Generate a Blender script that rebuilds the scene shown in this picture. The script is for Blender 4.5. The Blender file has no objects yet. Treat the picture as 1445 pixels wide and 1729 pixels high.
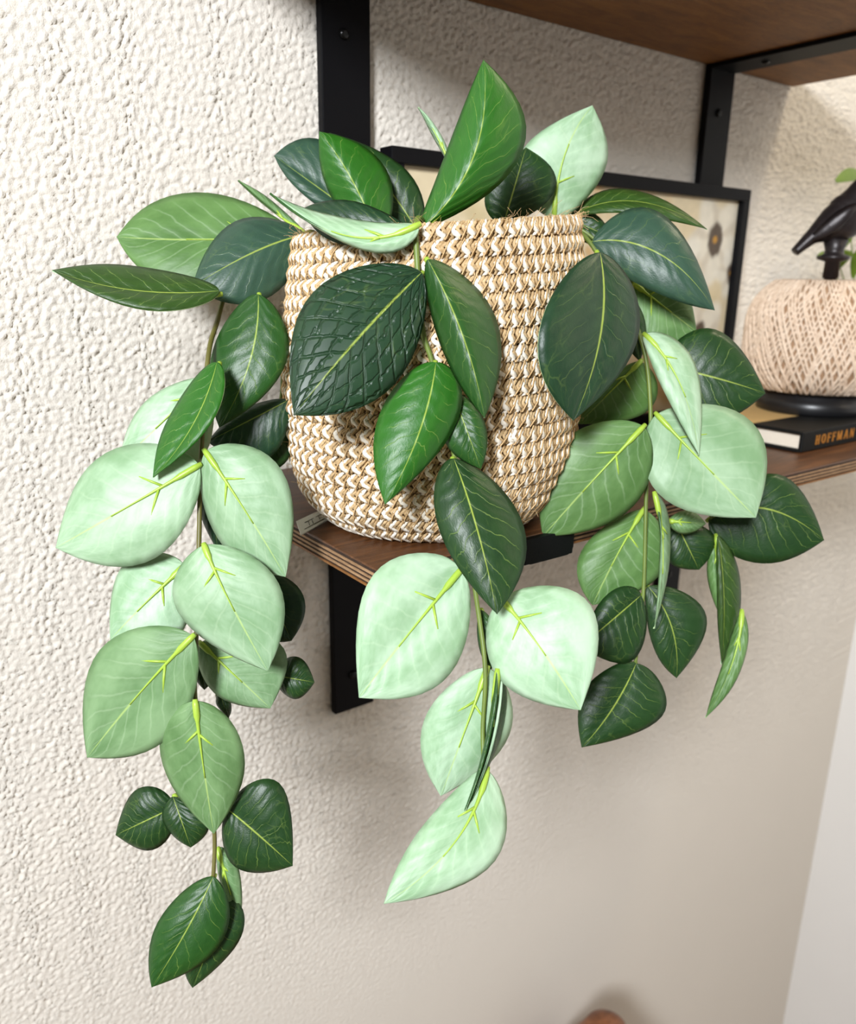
import bpy, bmesh, math, random
import numpy as np
from mathutils import Matrix, Vector

# ------------------------------------------------------------------ camera, world, light, exposure
SC = bpy.context.scene
COL = SC.collection
F, CX, CY = 1355.0, 722.5, 864.5                       # focal length and centre of the 1445x1729 frame
RM = np.array([[0.80564703, 0.15742044, 0.5710969],    # columns: camera right, up, forward in world axes
               [-0.5922159, 0.23778499, 0.7698952],
               [0.01460103, 0.95847645, -0.28479765]])
CAM = np.array([0.0, 0.0, 1.46])
U = 0.16                                               # metres per unit of the layout measured from the board corner
FLOOR = -0.35
BZ = 1.30                                              # top of the shelf board
CXW, CYW = 1.43050 * U, 2.20955 * U                    # near front corner of the board
WALL = CYW + 1.577 * U                                 # plane of the back wall

cam_d = bpy.data.cameras.new('camera')
cam = bpy.data.objects.new('camera', cam_d)
COL.objects.link(cam)
SC.camera = cam
cam_d.sensor_fit = 'HORIZONTAL'
cam_d.sensor_width = 36.0
cam_d.lens = F / 1445 * 36.0
cam_d.clip_start = 0.01
cam_d.dof.use_dof = True
cam_d.dof.focus_distance = 0.455
cam_d.dof.aperture_fstop = 10.0
m = Matrix.Identity(4)
for i in range(3):
    m[i][0], m[i][1], m[i][2], m[i][3] = RM[i, 0], RM[i, 1], -RM[i, 2], CAM[i]
cam.matrix_world = m

SC.view_settings.view_transform = 'Standard'
SC.view_settings.look = 'None'
SC.view_settings.gamma = 1.0
SC.view_settings.use_curve_mapping = False
SC.view_settings.exposure = 0.0

W = bpy.data.worlds.new('room_light')
SC.world = W
W.use_nodes = True
bg = W.node_tree.nodes['Background']
bg.inputs[0].default_value = (1.0, 0.93, 0.83, 1)
bg.inputs[1].default_value = 0.20


def area(name, loc, target, size, power, color):
    d = bpy.data.lights.new(name, 'AREA')
    d.shape = 'RECTANGLE'
    d.size, d.size_y = size
    d.energy = power
    d.color = color
    o = bpy.data.objects.new(name, d)
    COL.objects.link(o)
    o.location = loc
    o.rotation_euler = (Vector(target) - Vector(loc)).to_track_quat('-Z', 'Y').to_euler()
    return o


area('window_light', (-1.15, -0.70, 2.25), (0.25, 0.42, 1.35), (0.36, 0.45), 76.0, (0.92, 0.955, 1.0))
area('warm_fill', (1.6, -1.2, 2.3), (0.9, 0.5, 1.4), (0.8, 0.8), 13.0, (1.0, 0.82, 0.58))  # added warm fill for the right side, stands for no fixture
area('ceiling_downlight', (1.22, 0.12, 2.5), (0.95, 0.5, 1.2), (0.16, 0.16), 5.0, (1.0, 0.84, 0.60))


# ------------------------------------------------------------------ helpers
def s2l(*c):
    return tuple(((x / 255 + 0.055) / 1.055) ** 2.4 if x > 10 else x / 255 / 12.92 for x in c) + (1.0,)


def at(px, py, d):
    """world point seen at that pixel of the frame, d metres along the camera axis"""
    return CAM + RM @ np.array([(px - CX), -(py - CY), F]) * (d / F)


def on_y(px, py, y):
    r = RM @ np.array([(px - CX), -(py - CY), F])
    return CAM + r * ((y - CAM[1]) / r[1])


def on_z(px, py, z):
    r = RM @ np.array([(px - CX), -(py - CY), F])
    return CAM + r * ((z - CAM[2]) / r[2])


def mesh_obj(name, verts, faces, mats, parent=None, smooth=True, mat_idx=None, uv=None):
    me = bpy.data.meshes.new(name)
    me.from_pydata([tuple(map(float, v)) for v in verts], [], faces)
    for mt in (mats if isinstance(mats, (list, tuple)) else [mats]):
        me.materials.append(mt)
    if mat_idx is not None:
        me.polygons.foreach_set('material_index', mat_idx)
    if smooth:
        me.polygons.foreach_set('use_smooth', [True] * len(me.polygons))
    if uv is not None:
        l = me.uv_layers.new(name='UVMap')
        li = np.empty(len(me.loops), int)
        me.loops.foreach_get('vertex_index', li)
        l.data.foreach_set('uv', np.asarray(uv, float)[li].ravel())
    me.update()
    o = bpy.data.objects.new(name, me)
    COL.objects.link(o)
    if parent is not None:
        put(o, parent)
    return o


def put(o, parent):
    o.parent = parent
    o.matrix_parent_inverse = Matrix.Translation(-Vector(root_loc(parent)))


def root_loc(p):
    x = Vector((0, 0, 0))
    if p.type == 'EMPTY':
        x = Vector(p.location)
    return x


def thing(name, label, cat, loc, group=None):
    o = bpy.data.objects.new(name, None)
    o.empty_display_size = 0.02
    COL.objects.link(o)
    o.location = loc
    o['label'] = label
    o['category'] = cat
    if group:
        o['group'] = group
    return o


def box_geo(x0, x1, y0, y1, z0, z1, bev=0.0, seg=2):
    bm = bmesh.new()
    bmesh.ops.create_cube(bm, size=1)
    for v in bm.verts:
        v.co = Vector((x0 + (v.co.x + .5) * (x1 - x0), y0 + (v.co.y + .5) * (y1 - y0), z0 + (v.co.z + .5) * (z1 - z0)))
    if bev:
        bmesh.ops.bevel(bm, geom=bm.edges[:], offset=bev, segments=seg, affect='EDGES', profile=0.5)
    vs = [v.co.copy() for v in bm.verts]
    bm.verts.index_update()
    fs = [[v.index for v in f.verts] for f in bm.faces]
    bm.free()
    return vs, fs


def box(name, x0, x1, y0, y1, z0, z1, mat, parent=None, bev=0.0, seg=2):
    v, f = box_geo(x0, x1, y0, y1, z0, z1, bev, seg)
    return mesh_obj(name, v, f, mat, parent, smooth=False)


class Geo:
    def __init__(s):
        s.v, s.f = [], []

    def add(s, v, f):
        n = len(s.v)
        s.v += list(v)
        s.f += [[i + n for i in q] for q in f]

    def tube(s, pts, rad, sides=6, cap=True):
        pts = [np.asarray(p, float) for p in pts]
        n = len(pts)
        if not hasattr(rad, '__len__'):
            rad = [rad] * n
        t0 = pts[1] - pts[0]
        up = np.array([0.13, 0.31, 1.0])
        if abs(np.dot(t0 / np.linalg.norm(t0), up / np.linalg.norm(up))) > .93:
            up = np.array([1.0, 0.2, 0.1])
        vs = []
        for i in range(n):
            t = pts[min(i + 1, n - 1)] - pts[max(i - 1, 0)]
            t = t / (np.linalg.norm(t) + 1e-12)
            a = np.cross(up, t)
            a /= np.linalg.norm(a) + 1e-12
            b = np.cross(t, a)
            up = b
            for k in range(sides):
                w = 2 * math.pi * k / sides
                vs.append(pts[i] + rad[i] * (math.cos(w) * a + math.sin(w) * b))
        fs = [[i * sides + k, i * sides + (k + 1) % sides, (i + 1) * sides + (k + 1) % sides, (i + 1) * sides + k]
              for i in range(n - 1) for k in range(sides)]
        if cap:
            fs.append(list(range(sides))[::-1])
            fs.append([(n - 1) * sides + k for k in range(sides)])
        s.add(vs, fs)

    def lathe(s, prof, seg=48, origin=(0, 0, 0), axis='Z'):
        o = np.array(origin, float)
        vs = []
        for r, z in prof:
            for k in range(seg):
                w = 2 * math.pi * k / seg
                p = (r * math.cos(w), r * math.sin(w), z) if axis == 'Z' else (r * math.cos(w), -z, r * math.sin(w))
                vs.append(o + np.array(p))
        fs = [[i * seg + k, i * seg + (k + 1) % seg, (i + 1) * seg + (k + 1) % seg, (i + 1) * seg + k]
              for i in range(len(prof) - 1) for k in range(seg)]
        if prof[0][0] > 1e-6:
            fs.append(list(range(seg))[::-1])
        if prof[-1][0] > 1e-6:
            fs.append([(len(prof) - 1) * seg + k for k in range(seg)])
        s.add(vs, fs)

    def build(s, name, mat, parent=None, smooth=True):
        return mesh_obj(name, s.v, s.f, mat, parent, smooth)


def spline(pts, n):
    """Catmull-Rom through the points"""
    p = np.asarray(pts, float)
    p = np.vstack([2 * p[0] - p[1], p, 2 * p[-1] - p[-2]])
    out = []
    m_ = len(p) - 3
    for j in range(n):
        x = j / (n - 1) * m_
        i = min(int(x), m_ - 1)
        t = x - i
        a, b, c, d = p[i:i + 4]
        out.append(0.5 * ((2 * b) + (c - a) * t + (2 * a - 5 * b + 4 * c - d) * t * t + (3 * b - a - 3 * c + d) * t ** 3))
    return np.array(out)


# ------------------------------------------------------------------ materials
class N:
    def __init__(s, name):
        s.m = bpy.data.materials.new(name)
        s.m.use_nodes = True
        s.t = s.m.node_tree
        s.p = s.t.nodes['Principled BSDF']
        s.out = s.t.nodes['Material Output']

    def n(s, typ, **kw):
        x = s.t.nodes.new(typ)
        for k, v in kw.items():
            setattr(x, k, v)
        return x

    def set(s, sock, v):
        if isinstance(v, bpy.types.NodeSocket):
            s.t.links.new(v, sock)
        elif v is not None:
            sock.default_value = v

    def math(s, op, a, b=None, c=None, clamp=False):
        x = s.n('ShaderNodeMath', operation=op, use_clamp=clamp)
        for i, q in enumerate((a, b, c)):
            if q is not None:
                s.set(x.inputs[i], q)
        return x.outputs[0]

    def mix(s, fac, a, b, mode='MIX'):
        x = s.n('ShaderNodeMix', data_type='RGBA', blend_type=mode)
        s.set(x.inputs[0], fac)
        s.set(x.inputs[6], a)
        s.set(x.inputs[7], b)
        return x.outputs[2]

    def noise(s, vec, scale, detail=3, rough=.5, dist=0.0):
        x = s.n('ShaderNodeTexNoise')
        s.set(x.inputs['Vector'], vec)
        x.inputs['Scale'].default_value = scale
        x.inputs['Detail'].default_value = detail
        x.inputs['Roughness'].default_value = rough
        x.inputs['Distortion'].default_value = dist
        return x.outputs['Fac']

    def mapping(s, vec, scale=(1, 1, 1), rot=(0, 0, 0)):
        x = s.n('ShaderNodeMapping')
        s.set(x.inputs[0], vec)
        x.inputs['Scale'].default_value = scale
        x.inputs['Rotation'].default_value = rot
        return x.outputs[0]

    def ramp(s, fac, stops):
        x = s.n('ShaderNodeValToRGB')
        s.set(x.inputs[0], fac)
        e = x.color_ramp.elements
        while len(e) < len(stops):
            e.new(0.5)
        for i, (p, c) in enumerate(stops):
            e[i].position = p
            e[i].color = c
        return x.outputs[0]

    def smooth(s, v, a, b):
        x = s.n('ShaderNodeMapRange', interpolation_type='SMOOTHSTEP')
        s.set(x.inputs[0], v)
        x.inputs[1].default_value, x.inputs[2].default_value = a, b
        x.inputs[3].default_value, x.inputs[4].default_value = 0.0, 1.0
        return x.outputs[0]

    def bump(s, h, strength, dist):
        x = s.n('ShaderNodeBump')
        x.inputs['Strength'].default_value = strength
        x.inputs['Distance'].default_value = dist
        s.set(x.inputs['Height'], h)
        return x.outputs[0]

    def obj_co(s):
        return s.n('ShaderNodeTexCoord').outputs['Object']

    def base(s, col=None, rough=None, normal=None, metal=None, spec=None):
        if col is not None:
            s.set(s.p.inputs['Base Color'], col)
        if rough is not None:
            s.set(s.p.inputs['Roughness'], rough)
        if normal is not None:
            s.set(s.p.inputs['Normal'], normal)
        if metal is not None:
            s.set(s.p.inputs['Metallic'], metal)
        if spec is not None:
            s.set(s.p.inputs['Specular IOR Level'], spec)
        return s.m


def plain(name, col, rough=.6, metal=0.0, noise=0.0, scale=60, bumpd=0.0):
    a = N(name)
    co = a.obj_co()
    n_ = a.noise(co, scale, 4)
    c = a.mix(n_, tuple(x * (1 - noise) for x in col[:3]) + (1,), tuple(min(1, x * (1 + noise)) for x in col[:3]) + (1,))
    return a.base(c, rough, a.bump(n_, .5, bumpd) if bumpd else None, metal)


def wall_mat(name, col):
    a = N(name)
    co = a.obj_co()
    f1 = a.noise(co, 420, 3, .6)
    f2 = a.noise(co, 1400, 2, .5)
    h = a.math('ADD', f1, a.math('MULTIPLY', f2, .35))
    tone = a.noise(co, 9, 2)
    c = a.mix(tone, tuple(x * .97 for x in col[:3]) + (1,), col)
    return a.base(c, .75, a.bump(h, .55, .0012), spec=.3)


M_WALL = wall_mat('orange_peel_paint', s2l(222, 215, 204))
M_WALL2 = wall_mat('side_wall_paint', s2l(236, 234, 230))


def wood(name, dark, mid, light, axis_scale, scale=1.0, rough=.42):
    a = N(name)
    co = a.mapping(a.obj_co(), axis_scale)
    warp = a.noise(co, 9 * scale, 4, .6, .8)
    fine = a.noise(co, 60 * scale, 5, .7)
    f = a.math('ADD', a.math('MULTIPLY', warp, .65), a.math('MULTIPLY', fine, .35))
    c = a.ramp(f, [(.28, dark), (.5, mid), (.72, light)])
    return a.base(c, rough, a.bump(fine, .25, .0006))


M_WOOD = wood('walnut_stain', s2l(42, 23, 10), s2l(84, 50, 24), s2l(122, 78, 42), (1.2, 14, 14))
M_WOOD_UNDER = wood('board_underside', s2l(88, 54, 18), s2l(122, 78, 30), s2l(150, 102, 48), (2.5, 10, 10), .8, .6)
M_PLY_L = wood('ply_light', s2l(92, 66, 42), s2l(150, 116, 82), s2l(188, 154, 116), (6, 6, 60), 1.5, .7)
M_PLY_D = wood('ply_dark', s2l(22, 13, 8), s2l(44, 28, 18), s2l(78, 54, 36), (6, 6, 60), 1.5, .8)
M_STEEL = plain('black_powder_coat', (.0035, .0035, .0045, 1), .5, 0, .25, 900, .0002)
M_STEEL.node_tree.nodes['Principled BSDF'].inputs['Specular IOR Level'].default_value = .12
M_SCREW = plain('black_screw', (.012, .012, .012, 1), .25, .6)
M_SOCKET = plain('screw_socket', (.002, .002, .002, 1), .8)


def leaf_top(name, emboss=False):
    a = N(name)
    uv = a.n('ShaderNodeUVMap').outputs[0]
    sp = a.n('ShaderNodeSeparateXYZ')
    a.t.links.new(uv, sp.inputs[0])
    u, v = sp.outputs[0], sp.outputs[1]
    vv = a.math('ABSOLUTE', a.math('SUBTRACT', a.math('MULTIPLY', v, 2), 1))
    oi = a.n('ShaderNodeObjectInfo')
    cmb = a.n('ShaderNodeCombineXYZ')
    a.set(cmb.inputs[0], u)
    a.set(cmb.inputs[1], v)
    a.set(cmb.inputs[2], a.math('MULTIPLY', oi.outputs['Random'], 37))
    P = cmb.outputs[0]
    warp = a.noise(P, 5, 3)
    warp2 = a.noise(P, 14, 2)
    mid = a.math('SUBTRACT', 1, a.smooth(a.math('ADD', vv, a.math('MULTIPLY', u, .022)), .012, .042))
    side = a.math('GREATER_THAN', v, .5)
    s = a.math('ADD', a.math('SUBTRACT', a.math('MULTIPLY', u, 8.5), a.math('MULTIPLY', a.math('POWER', vv, .8), 2.3)),
               a.math('ADD', a.math('MULTIPLY', warp, .45 if emboss else 1.0), a.math('MULTIPLY', side, .45)))
    fr = a.math('ABSOLUTE', a.math('SUBTRACT', a.math('FRACT', s), .5))
    vein = a.math('SUBTRACT', 1, a.smooth(fr, .008, .045))
    fade = a.math('MULTIPLY', a.math('SUBTRACT', 1, a.smooth(vv, .55, .95)), a.smooth(a.noise(P, 3.2, 2), .32, .62))
    vein = a.math('MULTIPLY', vein, fade)
    vo = a.n('ShaderNodeTexVoronoi', feature='DISTANCE_TO_EDGE')
    mp = a.n('ShaderNodeCombineXYZ')
    a.set(mp.inputs[0], s)
    a.set(mp.inputs[1], a.math('ADD', a.math('MULTIPLY', v, 9), a.math('MULTIPLY', warp2, .6)))
    a.set(vo.inputs['Vector'], mp.outputs[0])
    vo.inputs['Scale'].default_value = 1.0
    net = a.math('SUBTRACT', 1, a.smooth(vo.outputs[0], .015, .07))
    net = a.math('MULTIPLY', net, a.smooth(a.noise(P, 4.5, 2), .5, .7))
    blot = a.noise(P, 7, 4, .6)
    base = oi.outputs['Color']
    base = a.mix(blot, a.mix(.3, base, (.002, .012, .004, 1)), a.mix(.10, base, s2l(120, 170, 90)))
    veincol = s2l(150, 178, 84)
    vs_ = oi.outputs['Alpha']                          # how strongly the veins are printed on this leaf
    c = a.mix(a.math('MULTIPLY', net, .10), base, veincol)
    c = a.mix(a.math('MULTIPLY', a.math('MULTIPLY', vein, .08 if emboss else .36), vs_), c, veincol)
    c = a.mix(a.math('MULTIPLY', mid, .72), c, s2l(176, 196, 84))
    pw = a.math('SINE', a.math('MULTIPLY', s, 6.283))
    if emboss:
        s3 = a.math('MULTIPLY', s, 1.15)
        row = a.math('FLOOR', s3)
        wn = a.n('ShaderNodeTexWhiteNoise', noise_dimensions='1D')
        a.set(wn.inputs['W'], a.math('ADD', row, a.math('MULTIPLY', side, 31)))
        cr = a.math('ADD', a.math('ADD', a.math('MULTIPLY', vv, 4.2), a.math('MULTIPLY', wn.outputs['Value'], 3)), a.math('MULTIPLY', warp2, 1.0))
        e1 = a.math('MULTIPLY', a.math('SUBTRACT', .5, a.math('ABSOLUTE', a.math('SUBTRACT', a.math('FRACT', s3), .5))), 1.5)
        e2 = a.math('SUBTRACT', .5, a.math('ABSOLUTE', a.math('SUBTRACT', a.math('FRACT', cr), .5)))
        cell = a.smooth(a.math('MINIMUM', e1, e2), .0, .2)
        nrm = a.bump(cell, .7, .0013)
    else:
        h = a.math('ADD', a.math('MULTIPLY', pw, .25), a.math('ADD', a.math('MULTIPLY', vein, .3), a.math('MULTIPLY', a.noise(P, 60, 2), .25)))
        nrm = a.bump(h, .5, .0007)
    a.base(c, .40, nrm, spec=.42)
    tr = a.n('ShaderNodeBsdfTranslucent')
    a.set(tr.inputs[0], a.mix(.5, c, s2l(70, 150, 30)))
    mx = a.n('ShaderNodeMixShader')
    mx.inputs[0].default_value = .14
    a.t.links.new(a.p.outputs[0], mx.inputs[1])
    a.t.links.new(tr.outputs[0], mx.inputs[2])
    a.t.links.new(mx.outputs[0], a.out.inputs[0])
    return a.m


def leaf_under(name):
    a = N(name)
    uv = a.n('ShaderNodeUVMap').outputs[0]
    sp = a.n('ShaderNodeSeparateXYZ')
    a.t.links.new(uv, sp.inputs[0])
    u, v = sp.outputs[0], sp.outputs[1]
    vv = a.math('ABSOLUTE', a.math('SUBTRACT', a.math('MULTIPLY', v, 2), 1))
    oi = a.n('ShaderNodeObjectInfo')
    cmb = a.n('ShaderNodeCombineXYZ')
    a.set(cmb.inputs[0], u)
    a.set(cmb.inputs[1], v)
    a.set(cmb.inputs[2], a.math('MULTIPLY', oi.outputs['Random'], 51))
    P = cmb.outputs[0]
    warp = a.noise(P, 5, 3)
    s = a.math('ADD', a.math('SUBTRACT', a.math('MULTIPLY', u, 8.5), a.math('MULTIPLY', a.math('POWER', vv, .8), 2.6)), a.math('MULTIPLY', warp, .7))
    fr = a.math('ABSOLUTE', a.math('SUBTRACT', a.math('FRACT', s), .5))
    vein = a.math('MULTIPLY', a.math('SUBTRACT', 1, a.smooth(fr, .02, .10)), a.math('SUBTRACT', 1, a.smooth(vv, .5, .95)))
    blot = a.smooth(a.noise(P, 2.6, 4, .6), .3, .7)
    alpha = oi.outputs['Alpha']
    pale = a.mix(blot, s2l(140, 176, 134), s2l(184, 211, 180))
    shade_olive = a.mix(blot, s2l(66, 104, 38), s2l(92, 132, 60))  # darker underside tone, puts the shade on a leaf into its colour
    c = a.mix(alpha, shade_olive, pale)
    c = a.mix(a.math('MULTIPLY', vein, .13), c, s2l(205, 226, 190))
    mid = a.math('SUBTRACT', 1, a.smooth(vv, .008, .03))
    c = a.mix(a.math('MULTIPLY', mid, .5), c, s2l(190, 214, 120))
    h = a.math('ADD', a.math('MULTIPLY', a.math('SINE', a.math('MULTIPLY', s, 6.283)), .3), a.math('MULTIPLY', a.noise(P, 30, 3), .4))
    a.base(c, .45, a.bump(h, .4, .0006), spec=.35)
    tr = a.n('ShaderNodeBsdfTranslucent')
    a.set(tr.inputs[0], a.mix(.5, c, s2l(130, 176, 110)))
    mx = a.n('ShaderNodeMixShader')
    mx.inputs[0].default_value = .14
    a.t.links.new(a.p.outputs[0], mx.inputs[1])
    a.t.links.new(tr.outputs[0], mx.inputs[2])
    a.t.links.new(mx.outputs[0], a.out.inputs[0])
    return a.m


M_TOP = leaf_top('leaf_upper_face')
M_EMB = leaf_top('leaf_upper_face_embossed', True)
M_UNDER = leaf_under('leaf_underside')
M_EDGE = plain('leaf_cut_edge', s2l(176, 200, 150), .5)
M_RIB = plain('leaf_rib_plastic', s2l(156, 186, 66), .38, 0, .08, 200)
M_STEM = plain('stem_plastic', s2l(104, 122, 52), .45, 0, .25, 90)
M_STEM_D = plain('stem_plastic_brown', s2l(96, 92, 40), .45, 0, .25, 90)


def fibre(name, c0, c1, scale=500):
    a = N(name)
    co = a.obj_co()
    n_ = a.noise(co, scale, 4, .7)
    big = a.noise(co, 60, 2)
    f = a.math('ADD', a.math('MULTIPLY', n_, .7), a.math('MULTIPLY', big, .3))
    c = a.ramp(f, [(.3, c0), (.7, c1)])
    return a.base(c, .85, a.bump(n_, .6, .0006), spec=.2)


M_JUTE = fibre('jute_braid', s2l(148, 118, 78), s2l(212, 186, 144))
M_JUTE_CORE = fibre('jute_core', s2l(112, 80, 42), s2l(176, 138, 90))
M_COTTON = fibre('cotton_yarn', s2l(222, 210, 190), s2l(250, 244, 232))
M_THREAD = fibre('sewing_thread', s2l(176, 138, 90), s2l(226, 196, 150), 900)
M_TWINE = fibre('natural_twine', s2l(206, 178, 150), s2l(244, 224, 202), 300)
M_TWINE_CORE = fibre('twine_core', s2l(140, 108, 80), s2l(190, 156, 124), 300)

# ------------------------------------------------------------------ the room
rng = np.random.default_rng(4)


def bandnoise(nx, ny, step, w0, w1, ax=1.0):
    fx = np.fft.fftfreq(nx, step)[:, None] * ax
    fy = np.fft.fftfreq(ny, step)[None, :]
    k = np.sqrt(fx ** 2 + fy ** 2)
    filt = np.exp(-(k * w0) ** 2) * (1 - np.exp(-(k * w1) ** 2))
    q = np.real(np.fft.ifft2(np.fft.fft2(rng.standard_normal((nx, ny))) * filt))
    return q / q.std()


def wall_relief():
    x0, x1, z0, z1, st = -0.42, 1.35, 0.6, 1.95, 0.0015
    nx, nz = int((x1 - x0) / st), int((z1 - z0) / st)
    a = bandnoise(nx, nz, st, 0.0027, 0.0078)
    b = bandnoise(nx, nz, st, 0.0016, 0.0038)
    h = 1 / (1 + np.exp(-3.2 * (a - .1 + .45 * b))) + .16 * b
    xs = [x0]
    while xs[-1] < x1 - .002:
        xs.append(xs[-1] + 0.00145 + 0.0022 * max(0, (xs[-1] - .2)))
    xs = np.array(xs[:-1])
    zs = np.arange(z0, z1 - .004, .0017)
    ix = np.clip((xs - x0) / st, 0, nx - 2)
    iz = np.clip((zs - z0) / st, 0, nz - 2)
    i0, j0 = ix.astype(int), iz.astype(int)
    fx, fz = (ix - i0)[:, None], (iz - j0)[None, :]
    H = (h[np.ix_(i0, j0)] * (1 - fx) * (1 - fz) + h[np.ix_(i0 + 1, j0)] * fx * (1 - fz)
         + h[np.ix_(i0, j0 + 1)] * (1 - fx) * fz + h[np.ix_(i0 + 1, j0 + 1)] * fx * fz)
    xs = np.concatenate([[-1.6, -.8], xs, [CORNER_X]])
    H = .5 + (H - .5) * np.clip((zs - z0) / .35, 0, 1)[None, :]
    zs = np.concatenate([[FLOOR, .1], zs, [2.5]])
    H = np.pad(H, ((2, 1), (2, 1)), constant_values=.5)
    nx, nz = len(xs), len(zs)
    co = np.empty((nx, nz, 3), np.float32)
    co[..., 0] = xs[:, None]
    co[..., 1] = WALL - (H - .5) * .0024
    co[..., 2] = zs[None, :]
    idx = np.arange(nx * nz).reshape(nx, nz)
    q = np.stack([idx[:-1, :-1], idx[1:, :-1], idx[1:, 1:], idx[:-1, 1:]], -1).reshape(-1, 4)
    me = bpy.data.meshes.new('wall_back')
    me.vertices.add(nx * nz)
    me.vertices.foreach_set('co', co.ravel())
    me.loops.add(q.size)
    me.loops.foreach_set('vertex_index', q.ravel().astype(np.int32))
    me.polygons.add(len(q))
    me.polygons.foreach_set('loop_start', np.arange(0, q.size, 4, dtype=np.int32))
    me.polygons.foreach_set('use_smooth', np.ones(len(q), bool))
    me.materials.append(M_WALL)
    me.update(calc_edges=True)
    o = bpy.data.objects.new('wall_back', me)
    COL.objects.link(o)
    o['kind'] = 'structure'
    return o


CORNER_X = float(on_y(1392, 1340, WALL)[0])
wall_relief()
o = box('wall_right', CORNER_X, CORNER_X + .1, -3.0, WALL + .1, FLOOR, 2.5, M_WALL2)
o['kind'] = 'structure'
M_FLOOR = wood('floor_planks', s2l(96, 70, 48), s2l(140, 108, 78), s2l(170, 136, 102), (1, 10, 10), .5, .5)
o = box('floor', -1.6, CORNER_X + .1, -3.0, WALL + .1, FLOOR - .05, FLOOR, M_FLOOR)
o['kind'] = 'structure'
o = box('baseboard_back', -1.6, CORNER_X, WALL - .014, WALL - .001, FLOOR, FLOOR + .09, M_WALL2, bev=.003)
o['kind'] = 'structure'

# ------------------------------------------------------------------ wall shelf: two boards on flat steel brackets
T = 0.0133                                             # board thickness
PT = 0.008                                             # post thickness
YF = WALL - PT - .001
PX0, PX1 = float(on_y(541, 0, YF)[0]), float(on_y(625, 0, YF)[0])
QX0, QX1 = float(on_y(1201, 120, YF)[0]), float(on_y(1247, 130, YF)[0])
QX1 = QX0 + (PX1 - PX0)
UZ = float(on_y(1195, 110, WALL)[2])                   # underside of the upper board
XEND = float(on_y(1335, 145, WALL)[0])
POST_Z0 = float(on_y(560, 1200, WALL)[2])
shelf = thing('wall_shelf', 'black steel bracket wall shelf with brown plywood boards on the textured wall', 'shelf', (CXW, WALL, BZ))


def ply_board(z_top, parent):
    b = box('shelf_board', CXW + .0004, XEND - .0004, CYW + .0004, WALL - .002, z_top - T * .12, z_top, M_WOOD, parent, bev=.0007)
    n = 8
    lay = T * .88 / n
    for i in range(n):
        z1 = z_top - T * .12 - i * lay
        dark = i % 2 == 0
        ins = .0007 if dark else 0.0
        last = i == n - 1
        o = box('ply_layer', CXW + ins, XEND - ins, CYW + ins, WALL - .002, z1 - lay, z1 - .00002,
                M_WOOD_UNDER if last else (M_PLY_D if dark else M_PLY_L), None)
        o.parent = b
        o.matrix_parent_inverse = b.matrix_world.inverted() if False else Matrix.Translation(-Vector(shelf.location)) @ Matrix.Identity(4)
        o.matrix_parent_inverse = Matrix.Identity(4)
    return b


ply_board(BZ, shelf)
ply_board(UZ + T, shelf)


def screw(x, y, z, parent, axis):
    g = Geo()
    r = .0042
    g.lathe([(r * 1.02, 0), (r, .0008), (r * .86, .0019), (r * .62, .0026), (r * .5, .0027)], 24, (x, y, z) if axis == 'Y' else (0, 0, 0), 'Y')
    if axis == 'Z':
        g.v = [np.array([x + p[0], y + p[2], z + p[1]]) for p in g.v]
    s = g.build('screw', M_SCREW, None)
    s.parent = parent
    k = Geo()
    k.lathe([(r * .5, .00265), (r * .48, .0028)], 6, (x, y, z) if axis == 'Y' else (0, 0, 0), 'Y')
    if axis == 'Z':
        k.v = [np.array([x + p[0], y + p[2], z + p[1]]) for p in k.v]
    g2 = k
    s.data.materials.append(M_SOCKET)
    n0 = len(s.data.polygons)
    bm = bmesh.new()
    bm.from_mesh(s.data)
    vs = [bm.verts.new(tuple(p)) for p in g2.v]
    for f in g2.f:
        nf = bm.faces.new([vs[i] for i in f])
        nf.material_index = 1
    bm.to_mesh(s.data)
    bm.free()
    return s


def screw_z(px, py):
    return on_y(px, py, YF)


for (x0, x1) in ((PX0, PX1), (QX0, QX1)):
    p = box('bracket_post', x0, x1, YF, WALL - .001, POST_Z0, UZ + .45, M_STEEL, shelf, bev=.0009)
    sx = x0 + (x1 - x0) * .45
    for z in (float(screw_z(578, 57)[2]), float(screw_z(598, 1138)[2])):
        screw(sx, YF, z, p, 'Y')
    for zt in (BZ, UZ + T):
        zb = zt - T
        g = Geo()
        th = .0045
        g.add(*box_geo(x0, x1, CYW - th, YF, zb - th, zb - .0001, .0008))
        # front lip bent up over the board edge, with rounded lower corners
        r = .006
        z_lo, z_hi = zb - th, zb + T * .96
        prof = [(x0, z_hi), (x0, z_lo + r)]
        prof += [(x0 + r - r * math.cos(a), z_lo + r - r * math.sin(a)) for a in np.linspace(.2, math.pi / 2, 6)]
        prof += [(x1 - r + r * math.sin(a), z_lo + r - r * math.cos(a)) for a in np.linspace(0, math.pi / 2 - .2, 6)]
        prof += [(x1, z_lo + r), (x1, z_hi)]
        k = len(prof)
        vs = [(x, CYW - .0002, z) for x, z in prof] + [(x, CYW - th - .0002, z) for x, z in prof]
        fs = [list(range(k))[::-1], list(range(k, 2 * k))] + [[i, (i + 1) % k, k + (i + 1) % k, k + i] for i in range(k)]
        g.add(vs, fs)
        arm = g.build('bracket_arm', M_STEEL, shelf, smooth=False)
        screw(sx, WALL - .06, zb - th, arm, 'Z')

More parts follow.
